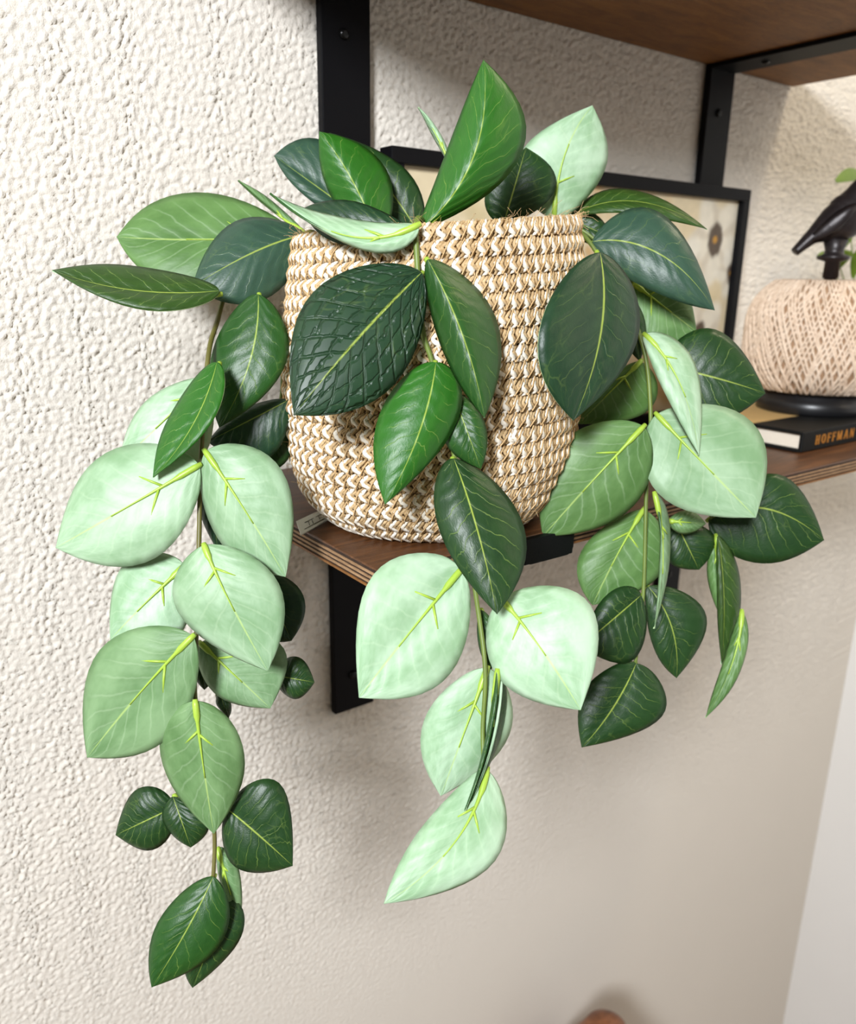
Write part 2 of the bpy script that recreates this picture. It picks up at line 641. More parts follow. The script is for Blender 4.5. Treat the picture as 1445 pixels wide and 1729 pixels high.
# ------------------------------------------------------------------ woven basket
FX = RM[:2, 2] / np.linalg.norm(RM[:2, 2])             # horizontal view direction
RX = np.array([FX[1], -FX[0]])                         # to the right of the view
BC = np.array([CXW + .567 * U, CYW + .491 * U])
HB, TILT = 1.165 * U, .052 * U
ROWS = 20
PROF = np.array([[0, .395], [.04, .455], [.1, .515], [.25, .570], [.45, .582], [.65, .574], [.85, .55], [1, .525]])


def bsurf(th, zf, out=0.0):
    r = np.interp(zf, PROF[:, 0], PROF[:, 1]) * U
    r *= 1 + .008 * math.sin(3 * th + 1.0 + 2 * zf) + .006 * math.sin(5 * th + 4 * zf)
    r += out
    d = math.cos(th) * RX + math.sin(th) * FX          # th = 0: screen right; -pi/2: toward the camera
    c = BC + RX * (.02 * U * zf)
    z = zf * (HB + TILT * math.cos(th) * zf + .010 * U * math.sin(2 * th + .6) * zf)
    return np.array([c[0] + d[0] * r, c[1] + d[1] * r, BZ + .0006 + z])


basket = thing('woven_basket', 'round cream and tan braided jute basket holding the trailing plant on shelf corner', 'basket', (BC[0], BC[1], BZ))
g = Geo()
g.lathe([(.0, .0008), (.395 * U, .0008), (.41 * U, .004), (.40 * U, .008), (0.0, .0085)], 64, (BC[0], BC[1], BZ))
g.build('basket_base', M_JUTE, basket)
ph = 1.0 / ROWS
NK = 70
rs = random.Random(5)
for i in range(ROWS):
    zc = (i + .5) * ph
    seg, sec = 120, 8
    vs = []
    for k in range(seg):
        th = 2 * math.pi * k / seg
        for s in range(sec):
            w = 2 * math.pi * s / sec
            vs.append(bsurf(th, max(0.0, min(1.0, zc + .5 * ph * math.sin(w))), .0026 * math.cos(w)))
    fs = [[k * sec + s, ((k + 1) % seg) * sec + s, ((k + 1) % seg) * sec + (s + 1) % sec, k * sec + (s + 1) % sec]
          for k in range(seg) for s in range(sec)]
    coil = mesh_obj('rope_coil', vs, fs, M_JUTE_CORE, basket)
    gw, gj, gt = Geo(), Geo(), Geo()
    off = rs.random() * 6.28 / NK
    step = 2 * math.pi / NK
    for k in range(NK * 3):
        th0 = off + step * k / 3 + rs.uniform(-.12, .12) * step / 3
        A = step * .36 * rs.uniform(.8, 1.2)
        tw = rs.uniform(-.06, .06)
        white = k % 3 == 0 or rs.random() < .03
        pts = []
        for t, dx in ((.56, .75), (.34, .15), (.12, -.55), (-.08, -.25), (-.26, .65), (-.42, .5), (-.56, -.1)):
            b = .0010 + .0030 * (1 - (t / .56) ** 2) + (.0005 if white else 0)
            pts.append(bsurf(th0 + A * dx, min(1.0, max(0.0, zc + (t + tw) * ph * .92)), b))
        if white:
            gw.tube(pts, [.0008, .0014, .0016, .0016, .0016, .0014, .0007], 5)
        else:
            gj.tube(pts, [.0007, .0012, .00125, .00125, .0012, .0011, .0006], 4, cap=False)
    zig = []
    for k in range(NK + 1):
        th0 = off + step * (k + .3)
        lo, hi = max(0, zc - .50 * ph), min(1.0, zc + .55 * ph)
        a_, b_ = bsurf(th0 + rs.uniform(-.1, .1) * step, lo, .0046), bsurf(th0 + step * .62, hi, .0046)
        gt.tube([a_, (a_ + b_) / 2 + (bsurf(th0, zc, .0014) - bsurf(th0, zc, 0)), b_], .00045, 4, cap=False)
        c_ = bsurf(th0 + step, lo, .0046)
        gt.tube([b_, c_], .00040, 4, cap=False)
    for gg, nm, mt in ((gw, 'cotton_yarn', M_COTTON), (gj, 'jute_yarn', M_JUTE), (gt, 'stitch_thread', M_THREAD)):
        o = gg.build(nm, mt, None)
        o.parent = coil
        o['kind'] = 'stuff'
# stray fibres along the rim and sides
g = Geo()
for k in range(620):
    th = rs.uniform(0, 6.283)
    zf = 1.0 if k % 2 else rs.random()
    p = bsurf(th, zf, .003)
    d = (bsurf(th, zf, .01) - p)
    d /= np.linalg.norm(d)
    L = rs.uniform(.003, .009)
    t = np.array([rs.gauss(0, 1), rs.gauss(0, 1), rs.gauss(.3, 1)])
    q = p + d * L * .5 + t * L * .25
    g.tube([p, q, q + (d * .3 + np.array([rs.gauss(0, .5), rs.gauss(0, .5), rs.gauss(0, .5)])) * L * .6], .00010, 3, cap=False)
o = g.build('loose_fibre', M_THREAD, basket)
o['kind'] = 'stuff'
# sewn-in care tag sticking out beside the base
M_TAG = plain('tag_paper', s2l(226, 230, 224), .6)
M_INK = plain('tag_ink', s2l(60, 62, 64), .6)
tA, tB = on_z(508, 903, BZ + .0015), on_z(556, 876, BZ + .0015)
tC, tD = on_z(549, 857, BZ + .004), on_z(500, 880, BZ + .004)
vs = [tA, tB, tC, tD]
vs = vs + [v - np.array([0, 0, .0006]) for v in vs]
tag = mesh_obj('care_tag', vs, [[0, 1, 2, 3], [7, 6, 5, 4], [0, 4, 5, 1], [1, 5, 6, 2], [2, 6, 7, 3], [3, 7, 4, 0]], M_TAG, basket, smooth=False)
tag['label'] = 'white paper care tag'
g = Geo()
for a0, b0, a1, b1 in ((.22, .62, .52, .62), (.34, .62, .34, .3), (.46, .6, .46, .28), (.6, .62, .82, .62), (.7, .62, .7, .3), (.15, .2, .85, .2)):
    q = lambda s_, t_: (tA * (1 - s_) + tB * s_) * (1 - t_) + (tD * (1 - s_) + tC * s_) * t_ + np.array([0, 0, .0002])
    g.tube([q(a0, b0), q(a1, b1)], .0002, 4)
o = g.build('tag_print', M_INK, None)
o.parent = tag

# ------------------------------------------------------------------ trailing plant
plant = thing('trailing_plant', 'artificial trailing plant with dark green leaves and pale undersides in jute basket', 'plant', (BC[0], BC[1], BZ + .01))
DK, DB, GR, BR, OL = (s2l(18, 52, 20), s2l(16, 48, 34), s2l(26, 74, 20), s2l(34, 102, 16), s2l(44, 72, 20))
TONE = {'dk': DK, 'db': DB, 'gr': GR, 'br': BR, 'ol': OL, 'gy_sheen': s2l(48, 76, 66)}  # the grey tone paints a bluish sheen into some upper faces
PW, QW = .60, 2.2
UST = (PW / (PW + QW)) ** (1 / QW)                     # where a leaf is widest
FMAX = UST ** PW * (1 - UST ** QW)


def leaf(face, base, tip, s1, s2, d, dt=0.0, fold=0.004, tone='dk', pale=1.0, mid=None, bow=-.004, rib=None, cup=.0025, qw=None, mat=None, curl=0.0):
    """base, tip and the widest points of both halves as seen in the photograph, each set at its own distance"""
    f1, f2 = fold if isinstance(fold, (tuple, list)) else (fold, fold)
    NU, NV = 22, 6
    QW_ = qw or QW
    UST = (PW / (PW + QW_)) ** (1 / QW_)
    FMAX = UST ** PW * (1 - UST ** QW_)
    if face == 'T' and tone in ('db', 'gy_sheen'):
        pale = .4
    B, Tp = at(*base, d), at(*tip, d + dt)
    mp = mid if mid else ((base[0] + tip[0]) / 2, (base[1] + tip[1]) / 2)
    Mm = at(*mp, d + dt * .5 + bow)
    Cc = 2 * Mm - .5 * (B + Tp)
    bez = lambda u: (1 - u) ** 2 * B + 2 * u * (1 - u) * Cc + u * u * Tp
    ms = bez(UST)
    dm = d + dt * UST + bow * .98
    A1, A2 = at(*s1, dm + f1) - ms, at(*s2, dm + f2) - ms
    fwd = RM[:, 2]
    us = .5 - .5 * np.cos(np.linspace(0, 1, NU + 1) * math.pi)
    vv = np.linspace(-1, 1, 2 * NV + 1)
    top = np.empty((NU + 1, 2 * NV + 1, 3))
    uv = np.empty((NU + 1, 2 * NV + 1, 2))
    rr = random.Random(int(base[0] * 7 + tip[1] * 13))
    ph1, ph2 = rr.uniform(0, 6), rr.uniform(0, 6)
    for i, u in enumerate(us):
        f = (max(u, 0) ** PW) * max(1 - u ** QW_, 0) / FMAX
        f = max(f, .012)
        c = bez(u)
        for j, v in enumerate(vv):
            A = A1 if v < 0 else A2
            w = abs(v)
            p = c + A * (w * f) - fwd * (cup * 4 * (w - w * w) * f)
            p = p + fwd * (.0009 * math.sin(9 * u + ph1 + (2 if v < 0 else 0)) * w * w * f)
            p = p + fwd * (curl * max(0, u - .6) ** 2 * 6)
            top[i, j] = p
            uv[i, j] = (u, v * .5 + .5)
    du = np.gradient(top, axis=0)
    dv = np.gradient(top, axis=1)
    nr = np.cross(du, dv)
    nr /= np.linalg.norm(nr, axis=2, keepdims=True) + 1e-12
    if np.sum(nr.mean((0, 1)) * fwd) > 0:
        nr = -nr
    front, back = top, top - nr * .0007
    nx, ny = NU + 1, 2 * NV + 1
    n = nx * ny
    vs = np.concatenate([front.reshape(-1, 3), back.reshape(-1, 3)])
    idx = np.arange(n).reshape(nx, ny)
    fs, mi = [], []
    ft, bt = (0, 1) if face == 'T' else (1, 0)
    for i in range(NU):
        for j in range(ny - 1):
            q = [idx[i, j], idx[i, j + 1], idx[i + 1, j + 1], idx[i + 1, j]]
            fs.append([int(x) for x in q]); mi.append(ft)
            fs.append([int(x) + n for x in q[::-1]]); mi.append(bt)
    loop = [idx[i, 0] for i in range(nx)] + [idx[NU, j] for j in range(1, ny)] + [idx[i, ny - 1] for i in range(NU - 1, -1, -1)] + [idx[0, j] for j in range(ny - 2, 0, -1)]
    for a, b in zip(loop, loop[1:] + loop[:1]):
        fs.append([int(a), int(b), int(b) + n, int(a) + n]); mi.append(2)
    q = fs[2 * (ny - 1) * (NU // 2) + 4]
    if np.dot(np.cross(vs[q[1]] - vs[q[0]], vs[q[2]] - vs[q[0]]), nr.mean((0, 1))) < 0:
        fs = [x[::-1] for x in fs]
    uvs = np.concatenate([uv.reshape(-1, 2)] * 2)
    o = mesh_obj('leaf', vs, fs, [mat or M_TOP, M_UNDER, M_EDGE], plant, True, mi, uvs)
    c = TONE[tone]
    o.color = (c[0], c[1], c[2], pale)  # low pale paints shade into undersides; on upper faces it fades veins
    # the moulded plastic rib behind the blade, a thick stub that thins out, with two barbs
    nsgn = nr.mean((0, 1))
    nsgn /= np.linalg.norm(nsgn)
    if face != 'T':
        ridge = lambda u: bez(u) + nsgn * .0006
    else:
        ridge = lambda u: bez(u) - nsgn * .0026
    Ln = np.linalg.norm(Tp - B)
    g = Geo()
    ts = np.linspace(-.02, .60, 14)
    rad = [.0019 if t < .17 else max(.00035, .0011 * (1 - (t - .17) / .46)) for t in ts]
    rad[0] = .0014
    g.tube([ridge(t) for t in ts], rad, 7)
    for sgn, A, uu in ((-1, A1, .24), (1, A2, .27)):
        p0 = ridge(uu)
        tdir = (bez(uu + .12) - bez(uu))
        nz = nsgn if face != 'T' else -nsgn
        q1 = p0 + A * .17 + tdir * .48 + nz * .0009
        q2 = p0 + A * .34 + tdir * .95 + nz * .0012
        g.tube([p0, q1, q2], [.0008, .0007, .0004], 5)
    r_ = g.build('leaf_rib', M_RIB, None)
    r_.parent = o
    return o


def stem(pts, r0=.0017, r1=.0012, mat=None):
    P = spline([at(*p) for p in pts], 10 * len(pts))
    g = Geo()
    g.tube(P, list(np.linspace(r0, r1, len(P))), 7)
    # small swellings at the nodes
    return g.build('stem', mat or M_STEM, plant)


# --- packing that holds the stems inside the basket
g = Geo()
fc = bsurf(0, .74) * .5 + bsurf(math.pi, .74) * .5
g.lathe([(0, -.02), (.070, -.02), (.074, 0), (.05, .012), (0, .016)], 40, tuple(fc))
g.build('moss_packing', fibre('dry_moss', s2l(44, 44, 20), s2l(96, 92, 48), 260), plant)
# --- stems
stem([(738, 430, .56), (718, 380, .45), (703, 374, .426), (704, 440, .423), (714, 560, .428), (731, 617, .431), (768, 775, .440), (804, 1010, .441), (819, 1130, .437), (815, 1235, .436), (818, 1312, .431)])
stem([(600, 440, .56), (540, 400, .53), (515, 395, .508), (440, 440, .512), (387, 486, .505), (366, 545, .488), (351, 606, .470), (339, 775, .460), (336, 910, .455), (331, 1080, .451), (330, 1185, .449), (352, 1320, .458), (362, 1410, .459), (360, 1482, .457)], mat=M_STEM_D)
stem([(880, 440, .57), (940, 385, .556), (962, 384, .545), (1003, 420, .532), (1078, 560, .528), (1098, 690, .526), (1091, 830, .530), (1086, 1000, .532), (1072, 1124, .531)])
stem([(900, 430, .57), (985, 390, .560), (1120, 560, .560), (1180, 760, .566), (1205, 905, .566)], .0014, .001)
stem([(600, 440, .57), (505, 440, .545), (480, 600, .530), (470, 700, .520), (420, 900, .505), (385, 1060, .490), (366, 1165, .487), (385, 1215, .487)], .0014, .001)
stem([(790, 470, .56), (760, 410, .515), (715, 385, .482)], .0014, .001)

L = leaf
# --- left cluster above the rim
L('T', (640, 392), (463, 263), (560, 246), (528, 342), .535, -.01, (.004, -.002), 'gy_sheen')
L('T', (705, 392), (556, 224), (600, 350), (690, 292), .525, -.005, .003, 'dk', mid=(640, 300))
L('T', (640, 405), (539, 222), (560, 335), (652, 285), .500, -.010, (.012, .014), 'br', mid=(592, 300))
L('T', (712, 386), (816, 101), (757, 246), (882, 256), .436, -.008, (.012, .016), 'br', mid=(800, 262))
L('U', (765, 290), (706, 181), (727, 224), (744, 226), .520, 0, .004, 'gr', mid=(736, 228))
L('T', (850, 378), (888, 249), (820, 322), (938, 318), .540, -.005, .002, 'dk')
L('U', (935, 368), (1000, 178), (878, 262), (1020, 290), .550, -.012, (.002, .012), 'gr', 1.0, qw=3.2, mid=(953, 262))
L('T', (968, 362), (1194, 387), (1060, 318), (1068, 362), .560, -.02, (.012, -.004), 'ol', mid=(1075, 340))
L('T', (952, 366), (1035, 402), (1000, 360), (990, 410), .566, -.004, .002, 'dk')
L('U', (960, 388), (1000, 352), (965, 358), (1004, 380), .575, 0, .002, 'gr')
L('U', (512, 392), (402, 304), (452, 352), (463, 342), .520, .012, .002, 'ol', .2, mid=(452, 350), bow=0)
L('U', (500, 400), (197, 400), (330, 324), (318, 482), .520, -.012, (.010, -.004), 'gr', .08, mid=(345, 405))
L('T', (517, 396), (325, 484), (398, 374), (446, 506), .508, -.022, (.010, .004), 'gy_sheen', mid=(432, 424))
L('T', (370, 491), (88, 456), (240, 450), (250, 524), .468, -.02, (.012, -.008), 'ol', mid=(225, 490))
L('T', (690, 388), (512, 352), (596, 340), (575, 412), .434, .012, (.004, .0), 'db', mid=(598, 378))
L('U', (706, 381), (456, 327), (572, 366), (620, 425), .417, .016, (.010, .0), 'gr', .9, mid=(585, 399))
# --- left strand
L('T', (436, 497), (370, 722), (360, 590), (484, 610), .482, -.006, (.006, .004), 'gr', mid=(422, 610))
L('T', (366, 612), (258, 806), (292, 690), (364, 702), .460, -.018, (.010, -.006), 'br', mid=(327, 715))
L('U', (352, 640), (203, 780), (246, 678), (330, 790), .480, -.004, .004, 'gr', 1.0)
L('U', (336, 786), (94, 925), (180, 764), (262, 942), .452, -.004, (.006, .002), 'gr', .8, mid=(212, 858))
L('U', (347, 762), (482, 974), (476, 794), (366, 908), .452, .002, (.004, .008), 'gr', .72, mid=(414, 862))
L('T', (486, 676), (350, 746), (412, 690), (450, 776), .500, .0, .003, 'db')
L('T', (476, 700), (430, 800), (440, 740), (490, 770), .515, .0, .003, 'dk')
L('T', (346, 775), (368, 930), (335, 850), (392, 850), .485, .0, .003, 'db')
L('U', (345, 920), (452, 1133), (470, 985), (300, 1032), .446, .0, (.004, .004), 'gr', .72, mid=(385, 1010))
L('U', (312, 955), (186, 1080), (212, 950), (302, 1072), .462, -.006, .004, 'gr', 1.0, mid=(244, 1020))
L('T', (440, 965), (492, 1082), (512, 1005), (440, 1060), .485, .0, .003, 'db')
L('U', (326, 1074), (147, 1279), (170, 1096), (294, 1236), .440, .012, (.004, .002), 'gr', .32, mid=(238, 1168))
L('U', (338, 1085), (456, 1196), (472, 1086), (360, 1168), .472, .002, .003, 'gr', .45)
L('T', (462, 1140), (531, 1152), (500, 1108), (494, 1180), .488, .0, .003, 'dk')
L('T', (338, 1090), (345, 1165), (322, 1125), (362, 1130), .480, .0, .003, 'dk')
L('T', (370, 1168), (386, 1212), (366, 1190), (390, 1186), .486, .0, .002, 'dk')
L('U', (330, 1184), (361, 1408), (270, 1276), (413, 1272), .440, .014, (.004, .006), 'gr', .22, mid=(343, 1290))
L('T', (296, 1362), (195, 1410), (235, 1330), (266, 1432), .468, .0, .004, 'dk')
L('T', (292, 1345), (322, 1431), (276, 1390), (352, 1385), .464, .0, .003, 'dk')
L('T', (384, 1366), (494, 1462), (470, 1322), (396, 1462), .462, .0, .003, 'dk', qw=3.2, mid=(432, 1406))
L('U', (368, 1432), (405, 1562), (404, 1470), (374, 1500), .470, .0, .003, 'ol', .3)
L('T', (360, 1480), (256, 1667), (268, 1554), (376, 1588), .456, -.008, (.004, .006), 'gr', mid=(314, 1572))
L('T', (386, 1520), (325, 1668), (318, 1598), (408, 1580), .466, .0, .003, 'dk')
# --- middle strand
L('T', (712, 460), (496, 701), (530, 492), (668, 646), .421, -.020, (.006, .006), 'db', mid=(604, 572), mat=M_EMB)
L('T', (722, 438), (818, 706), (838, 540), (742, 580), .416, .0, (.020, .012), 'gr', mid=(782, 570))
L('T', (736, 612), (650, 852), (640, 700), (774, 706), .424, -.008, (.006, .012), 'br', mid=(708, 730))
L('T', (764, 662), (812, 792), (818, 712), (748, 740), .436, -.002, .003, 'gr')
L('T', (766, 774), (839, 1037), (738, 884), (884, 888), .436, -.018, (.006, .012), 'dk', mid=(806, 896))
L('U', (778, 962), (606, 1178), (632, 968), (762, 1136), .438, -.022, (.004, .002), 'gr', 1.0, qw=3.2, mid=(690, 1070))
L('U', (846, 1012), (980, 1199), (996, 1020), (838, 1140), .440, -.020, (.002, .006), 'gr', 1.0, qw=3.2, mid=(908, 1088))
L('T', (812, 1030), (826, 1135), (806, 1080), (844, 1080), .450, .0, .002, 'gr')
L('U', (822, 1128), (744, 1344), (716, 1216), (860, 1240), .442, -.004, (.002, .010), 'gr', 1.0, mid=(782, 1240))
L('U', (838, 1134), (772, 1400), (826, 1245), (840, 1240), .430, -.012, (-.004, .016), 'gr', 1.0, mid=(815, 1275), bow=0)
L('T', (846, 1150), (774, 1392), (828, 1262), (846, 1240), .4315, -.012, (.0, .016), 'gr', 1.0, mid=(822, 1285), bow=0)
L('U', (822, 1300), (648, 1526), (716, 1392), (836, 1452), .430, -.028, (.004, .004), 'gr', 1.0, mid=(766, 1424))
# --- right strand
L('T', (1000, 408), (1212, 520), (1112, 358), (1080, 482), .532, -.018, (.008, .006), 'gy_sheen', mid=(1108, 426), curl=.006)
L('T', (1013, 426), (968, 710), (910, 560), (1080, 556), .468, -.014, (-.020, .014), 'db', mid=(1015, 560))
L('U', (1070, 480), (1176, 560), (1140, 462), (1086, 590), .558, .0, .003, 'ol', .15)
L('T', (1064, 500), (1080, 610), (1050, 560), (1090, 550), .548, .0, .003, 'dk')
L('U', (1088, 566), (1180, 768), (1170, 608), (1116, 650), .520, -.012, (.010, .0), 'gr', 1.0, mid=(1148, 650))
L('T', (1116, 618), (1292, 664), (1206, 556), (1186, 708), .548, -.008, .004, 'dk', mid=(1200, 636))
L('U', (1108, 700), (1276, 874), (1270, 712), (1110, 832), .524, -.016, (.008, .002), 'gr', .7, mid=(1188, 784))
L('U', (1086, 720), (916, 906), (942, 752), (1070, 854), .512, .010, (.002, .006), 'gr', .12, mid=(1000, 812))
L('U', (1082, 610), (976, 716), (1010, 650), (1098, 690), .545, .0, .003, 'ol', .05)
L('T', (1196, 878), (1391, 912), (1310, 800), (1272, 950), .566, -.01, .004, 'dk', mid=(1290, 858))
L('U', (1104, 834), (1104, 1062), (1133, 912), (1114, 915), .518, -.004, (.012, .0), 'gr', .5, mid=(1118, 946), bow=0)
L('U', (1128, 880), (1192, 884), (1160, 862), (1154, 902), .548, .0, .003, 'ol', .2)
L('T', (1140, 880), (1180, 962), (1206, 906), (1124, 942), .566, .0, .003, 'dk')
L('U', (1086, 860), (1000, 1022), (982, 930), (1122, 960), .542, -.006, .004, 'ol', .1, mid=(1040, 940))
L('T', (1082, 1005), (980, 1092), (1026, 1002), (1072, 1112), .530, -.006, (.004, .002), 'dk', qw=3.2, mid=(1034, 1046))
L('T', (1094, 990), (1142, 1145), (1192, 1040), (1098, 1078), .540, .0, .003, 'dk', qw=3.2, mid=(1134, 1060))
L('T', (1212, 905), (1218, 1122), (1252, 1000), (1210, 1010), .562, .0, (.006, .0), 'ol', mid=(1222, 1010))
L('U', (1207, 905), (1216, 1040), (1194, 970), (1222, 975), .568, .0, .003, 'ol', .1)
L('U', (1252, 1032), (1191, 1212), (1222, 1110), (1256, 1120), .558, -.004, (.004, .0), 'ol', .1, mid=(1236, 1120))
L('T', (1074, 1120), (982, 1262), (990, 1160), (1118, 1208), .530, -.008, .004, 'dk', qw=3.2, mid=(1034, 1196))

# ------------------------------------------------------------------ framed flower print behind the basket
PY = WALL - .030
pa, pb = on_y(657, 246, PY), on_y(1264, 321, PY)
X0, X1, ZT = float(pa[0]), float(pb[0]), float((pa[2] + pb[2]) / 2)
Z0 = BZ + .0006
fw = .0125
frame = thing('framed_print', 'thin black frame with a cream and ochre flower print behind the basket', 'picture', ((X0 + X1) / 2, PY, BZ))
for (a0, a1, b0, b1) in ((X0, X1, ZT - fw, ZT), (X0, X1, Z0, Z0 + fw), (X0, X0 + fw, Z0 + fw, ZT - fw), (X1 - fw, X1, Z0 + fw, ZT - fw)):
    box('frame_rail', a0, a1, PY - .004, PY + .014, b0, b1, M_STEEL, frame, bev=.0008)
nxp, nzp = 220, 130
gx, gz = np.meshgrid(np.linspace(0, 1, nxp), np.linspace(0, 1, nzp), indexing='ij')
asp = (X1 - X0) / (ZT - Z0)
r2 = np.random.default_rng(11)


def fnoise(w):
    q = np.real(np.fft.ifft2(np.fft.fft2(r2.standard_normal((nxp, nzp))) * np.exp(-((np.fft.fftfreq(nxp)[:, None] * nxp / asp) ** 2 + (np.fft.fftfreq(nzp)[None, :] * nzp) ** 2) / w ** 2)))
    return (q - q.min()) / (q.max() - q.min())


n1, n2 = fnoise(6), fnoise(22)
lin = lambda *c: np.array(s2l(*c)[:3])
img = lin(216, 200, 166)[None, None] * np.ones((nxp, nzp, 1))
mixc = lambda im, mk, c: im * (1 - mk[..., None]) + c * mk[..., None]
img = mixc(img, np.clip((n1 - .5) * 3, 0, 1) * .6, lin(196, 178, 130))
st = np.clip((fnoise(9) - .55) * 4, 0, 1) * np.clip(1.3 - np.abs(gx - .52) * 4, 0, 1)
img = mixc(img, st * .8, lin(206, 150, 60))
for (fx_, fz_, R_, cr) in ((.922, .815, .20, .05), (.80, .62, .20, .045), (1.0, .66, .12, .03), (.30, .74, .2, .05), (.12, .5, .22, .06), (.55, .45, .22, .05), (.9, .34, .2, .05)):
    dx, dz = (gx - fx_) * asp, (gz - fz_)
    rr_, an = np.sqrt(dx ** 2 + dz ** 2), np.arctan2(dz, dx)
    pet = np.clip((R_ * (1 + .18 * np.cos(5 * an + fx_ * 9)) - rr_) * 26, 0, 1)
    img = mixc(img, pet * .8, lin(226, 220, 204))
    img = mixc(img, pet * np.clip(np.abs(np.sin(2.5 * an + fx_ * 4)) - .75, 0, 1) * 2.0, lin(186, 172, 150))
    img = mixc(img, np.clip((cr * (1 + .5 * n2) - np.sqrt((dz * .62) ** 2 + (dx * 1.05) ** 2)) * 60, 0, 1) * .95, lin(70, 52, 36))
    img = mixc(img, np.clip((cr * .45 - rr_) * 90, 0, 1), lin(186, 136, 52))
img = mixc(img, np.clip(.36 - gz, 0, .3) / .3 * np.clip(n1 * 2 - .4, 0, 1) * .8, lin(166, 126, 62))
img = np.clip(img * (.92 + .16 * n2[..., None]), 0, 1)
vs = np.stack([X0 + fw + gx * (X1 - X0 - 2 * fw), np.full_like(gx, PY + .003), Z0 + fw + gz * (ZT - Z0 - 2 * fw)], -1).reshape(-1, 3)
idx = np.arange(nxp * nzp).reshape(nxp, nzp)
fs = np.stack([idx[:-1, :-1], idx[1:, :-1], idx[1:, 1:], idx[:-1, 1:]], -1).reshape(-1, 4).tolist()
a = N('flower_print')
ca = a.n('ShaderNodeVertexColor', layer_name='print')
a.base(ca.outputs[0], .55)
art = mesh_obj('art_print', vs, fs, a.m, frame, smooth=False)
ly = art.data.color_attributes.new('print', 'FLOAT_COLOR', 'POINT')
ly.data.foreach_set('color', np.concatenate([img.reshape(-1, 3), np.ones((nxp * nzp, 1))], 1).ravel())
box('backing_board', X0 + .002, X1 - .002, PY + .005, PY + .013, Z0 + .002, ZT - .002, M_PLY_D, frame)

# ------------------------------------------------------------------ half-bound book, twine stand with bird, ball of twine, sprig
M_LEATHER = plain('black_leather', (.005, .005, .0045, 1), .6, 0, .3, 300, .0003)
M_LEATHER.node_tree.nodes['Principled BSDF'].inputs['Specular IOR Level'].default_value = .2
M_TAN = plain('tan_cloth', s2l(196, 162, 104), .8, 0, .12, 500, .0002)
M_PAGES = plain('book_pages', s2l(226, 214, 196), .8, 0, .06, 400)
M_GOLD = plain('gold_lettering', s2l(196, 128, 44), .4, .3)
bk = on_z(1352, 766, BZ)
bx, by = float(bk[0]), float(bk[1])
BW, BL, BH = .150, .235, float(on_y(1352, 732, by)[2]) - BZ
book = thing('half_bound_book', 'black half-bound book with tan cover and gold spine lettering under the twine stand', 'book', (bx, by, BZ))
z0 = BZ + .0005
cv = .0028
spine = box('spine', bx, bx + BL, by, by + .004, z0, z0 + BH, M_LEATHER, book, bev=.0012)
for zz in (z0, z0 + BH - cv):
    c = box('cover', bx, bx + BL, by + .004, by + BW, zz, zz + cv, M_TAN, book, bev=.0008)
    o = box('leather_strip', bx - .0003, bx + BL + .0003, by + .003, by + .055, zz - .0002, zz + cv + .0003, M_LEATHER, None, bev=.0006)
    o.parent = c
box('page_block', bx + .004, bx + BL - .004, by + .005, by + BW - .004, z0 + cv, z0 + BH - cv, M_PAGES, book)
# HOFFMAN in serif capitals: thick and thin strokes with slab serifs
g = Geo()


def stroke(x0, y0, x1, y1, w):
    d = np.array([x1 - x0, y1 - y0]); l = np.linalg.norm(d); n_ = np.array([-d[1], d[0]]) / l * w / 2
    q = [np.array([x0, y0]) + n_, np.array([x0, y0]) - n_, np.array([x1, y1]) - n_, np.array([x1, y1]) + n_]
    put_poly(q)


def put_poly(q):
    k = len(q)
    v = [np.array([lx + p[0] * lh, by - .0000, lz + p[1] * lh]) for p in q] + [np.array([lx + p[0] * lh, by - .0005, lz + p[1] * lh]) for p in q]
    g.add(v, [list(range(k)), list(range(2 * k - 1, k - 1, -1))] + [[i, k + i, k + (i + 1) % k, (i + 1) % k] for i in range(k)])


def vert_s(x, w=.15, top=True, bot=True):
    stroke(x, 0, x, 1, w)
    for yy, on in ((.03, bot), (.97, top)):
        if on:
            stroke(x - w * 1.0, yy, x + w * 1.0, yy, .06)


la, lb = on_y(1376, 748, by), on_y(1443, 742, by)
lh = BH * .46
lx, lz = float(la[0]), BZ + BH * .30
sc_w = (float(lb[0]) - lx) / (lh * 6.55)
for ch in 'HOFFMAN':
    if ch == 'H':
        vert_s(.15); vert_s(.65); stroke(.15, .5, .65, .5, .08); adv = .92
    elif ch == 'O':
        k = 20
        for i in range(k):
            t0, t1 = 2 * math.pi * i / k, 2 * math.pi * (i + 1) / k
            w0 = .06 + .11 * abs(math.cos((t0 + t1) / 2))
            stroke(.40 + .32 * math.cos(t0), .5 + .46 * math.sin(t0), .40 + .32 * math.cos(t1), .5 + .46 * math.sin(t1), w0)
        adv = .90
    elif ch == 'F':
        vert_s(.15); stroke(.15, .96, .62, .96, .08); stroke(.15, .52, .48, .52, .08); stroke(.62, .98, .62, .78, .06); stroke(.48, .62, .48, .42, .06); adv = .78
    elif ch == 'M':
        vert_s(.13, .07); vert_s(.87, .15); stroke(.15, 1, .50, .05, .15); stroke(.50, .05, .85, 1, .07); adv = 1.16
    elif ch == 'A':
        stroke(.05, 0, .40, 1, .07); stroke(.40, 1, .75, 0, .15); stroke(.2, .36, .62, .36, .07); stroke(-.05, .03, .17, .03, .06); stroke(.6, .03, .9, .03, .06); adv = .96
    else:
        vert_s(.13, .07, True, True); vert_s(.72, .07, True, False); stroke(.13, 1, .72, 0, .15); adv = .9
    lx += adv * lh * sc_w * 1.0
# squeeze letters to the measured length
xs0 = float(la[0])
o = g.build('spine_lettering', M_GOLD, None, smooth=False)
o.parent = spine
o['label'] = 'gold spine lettering'

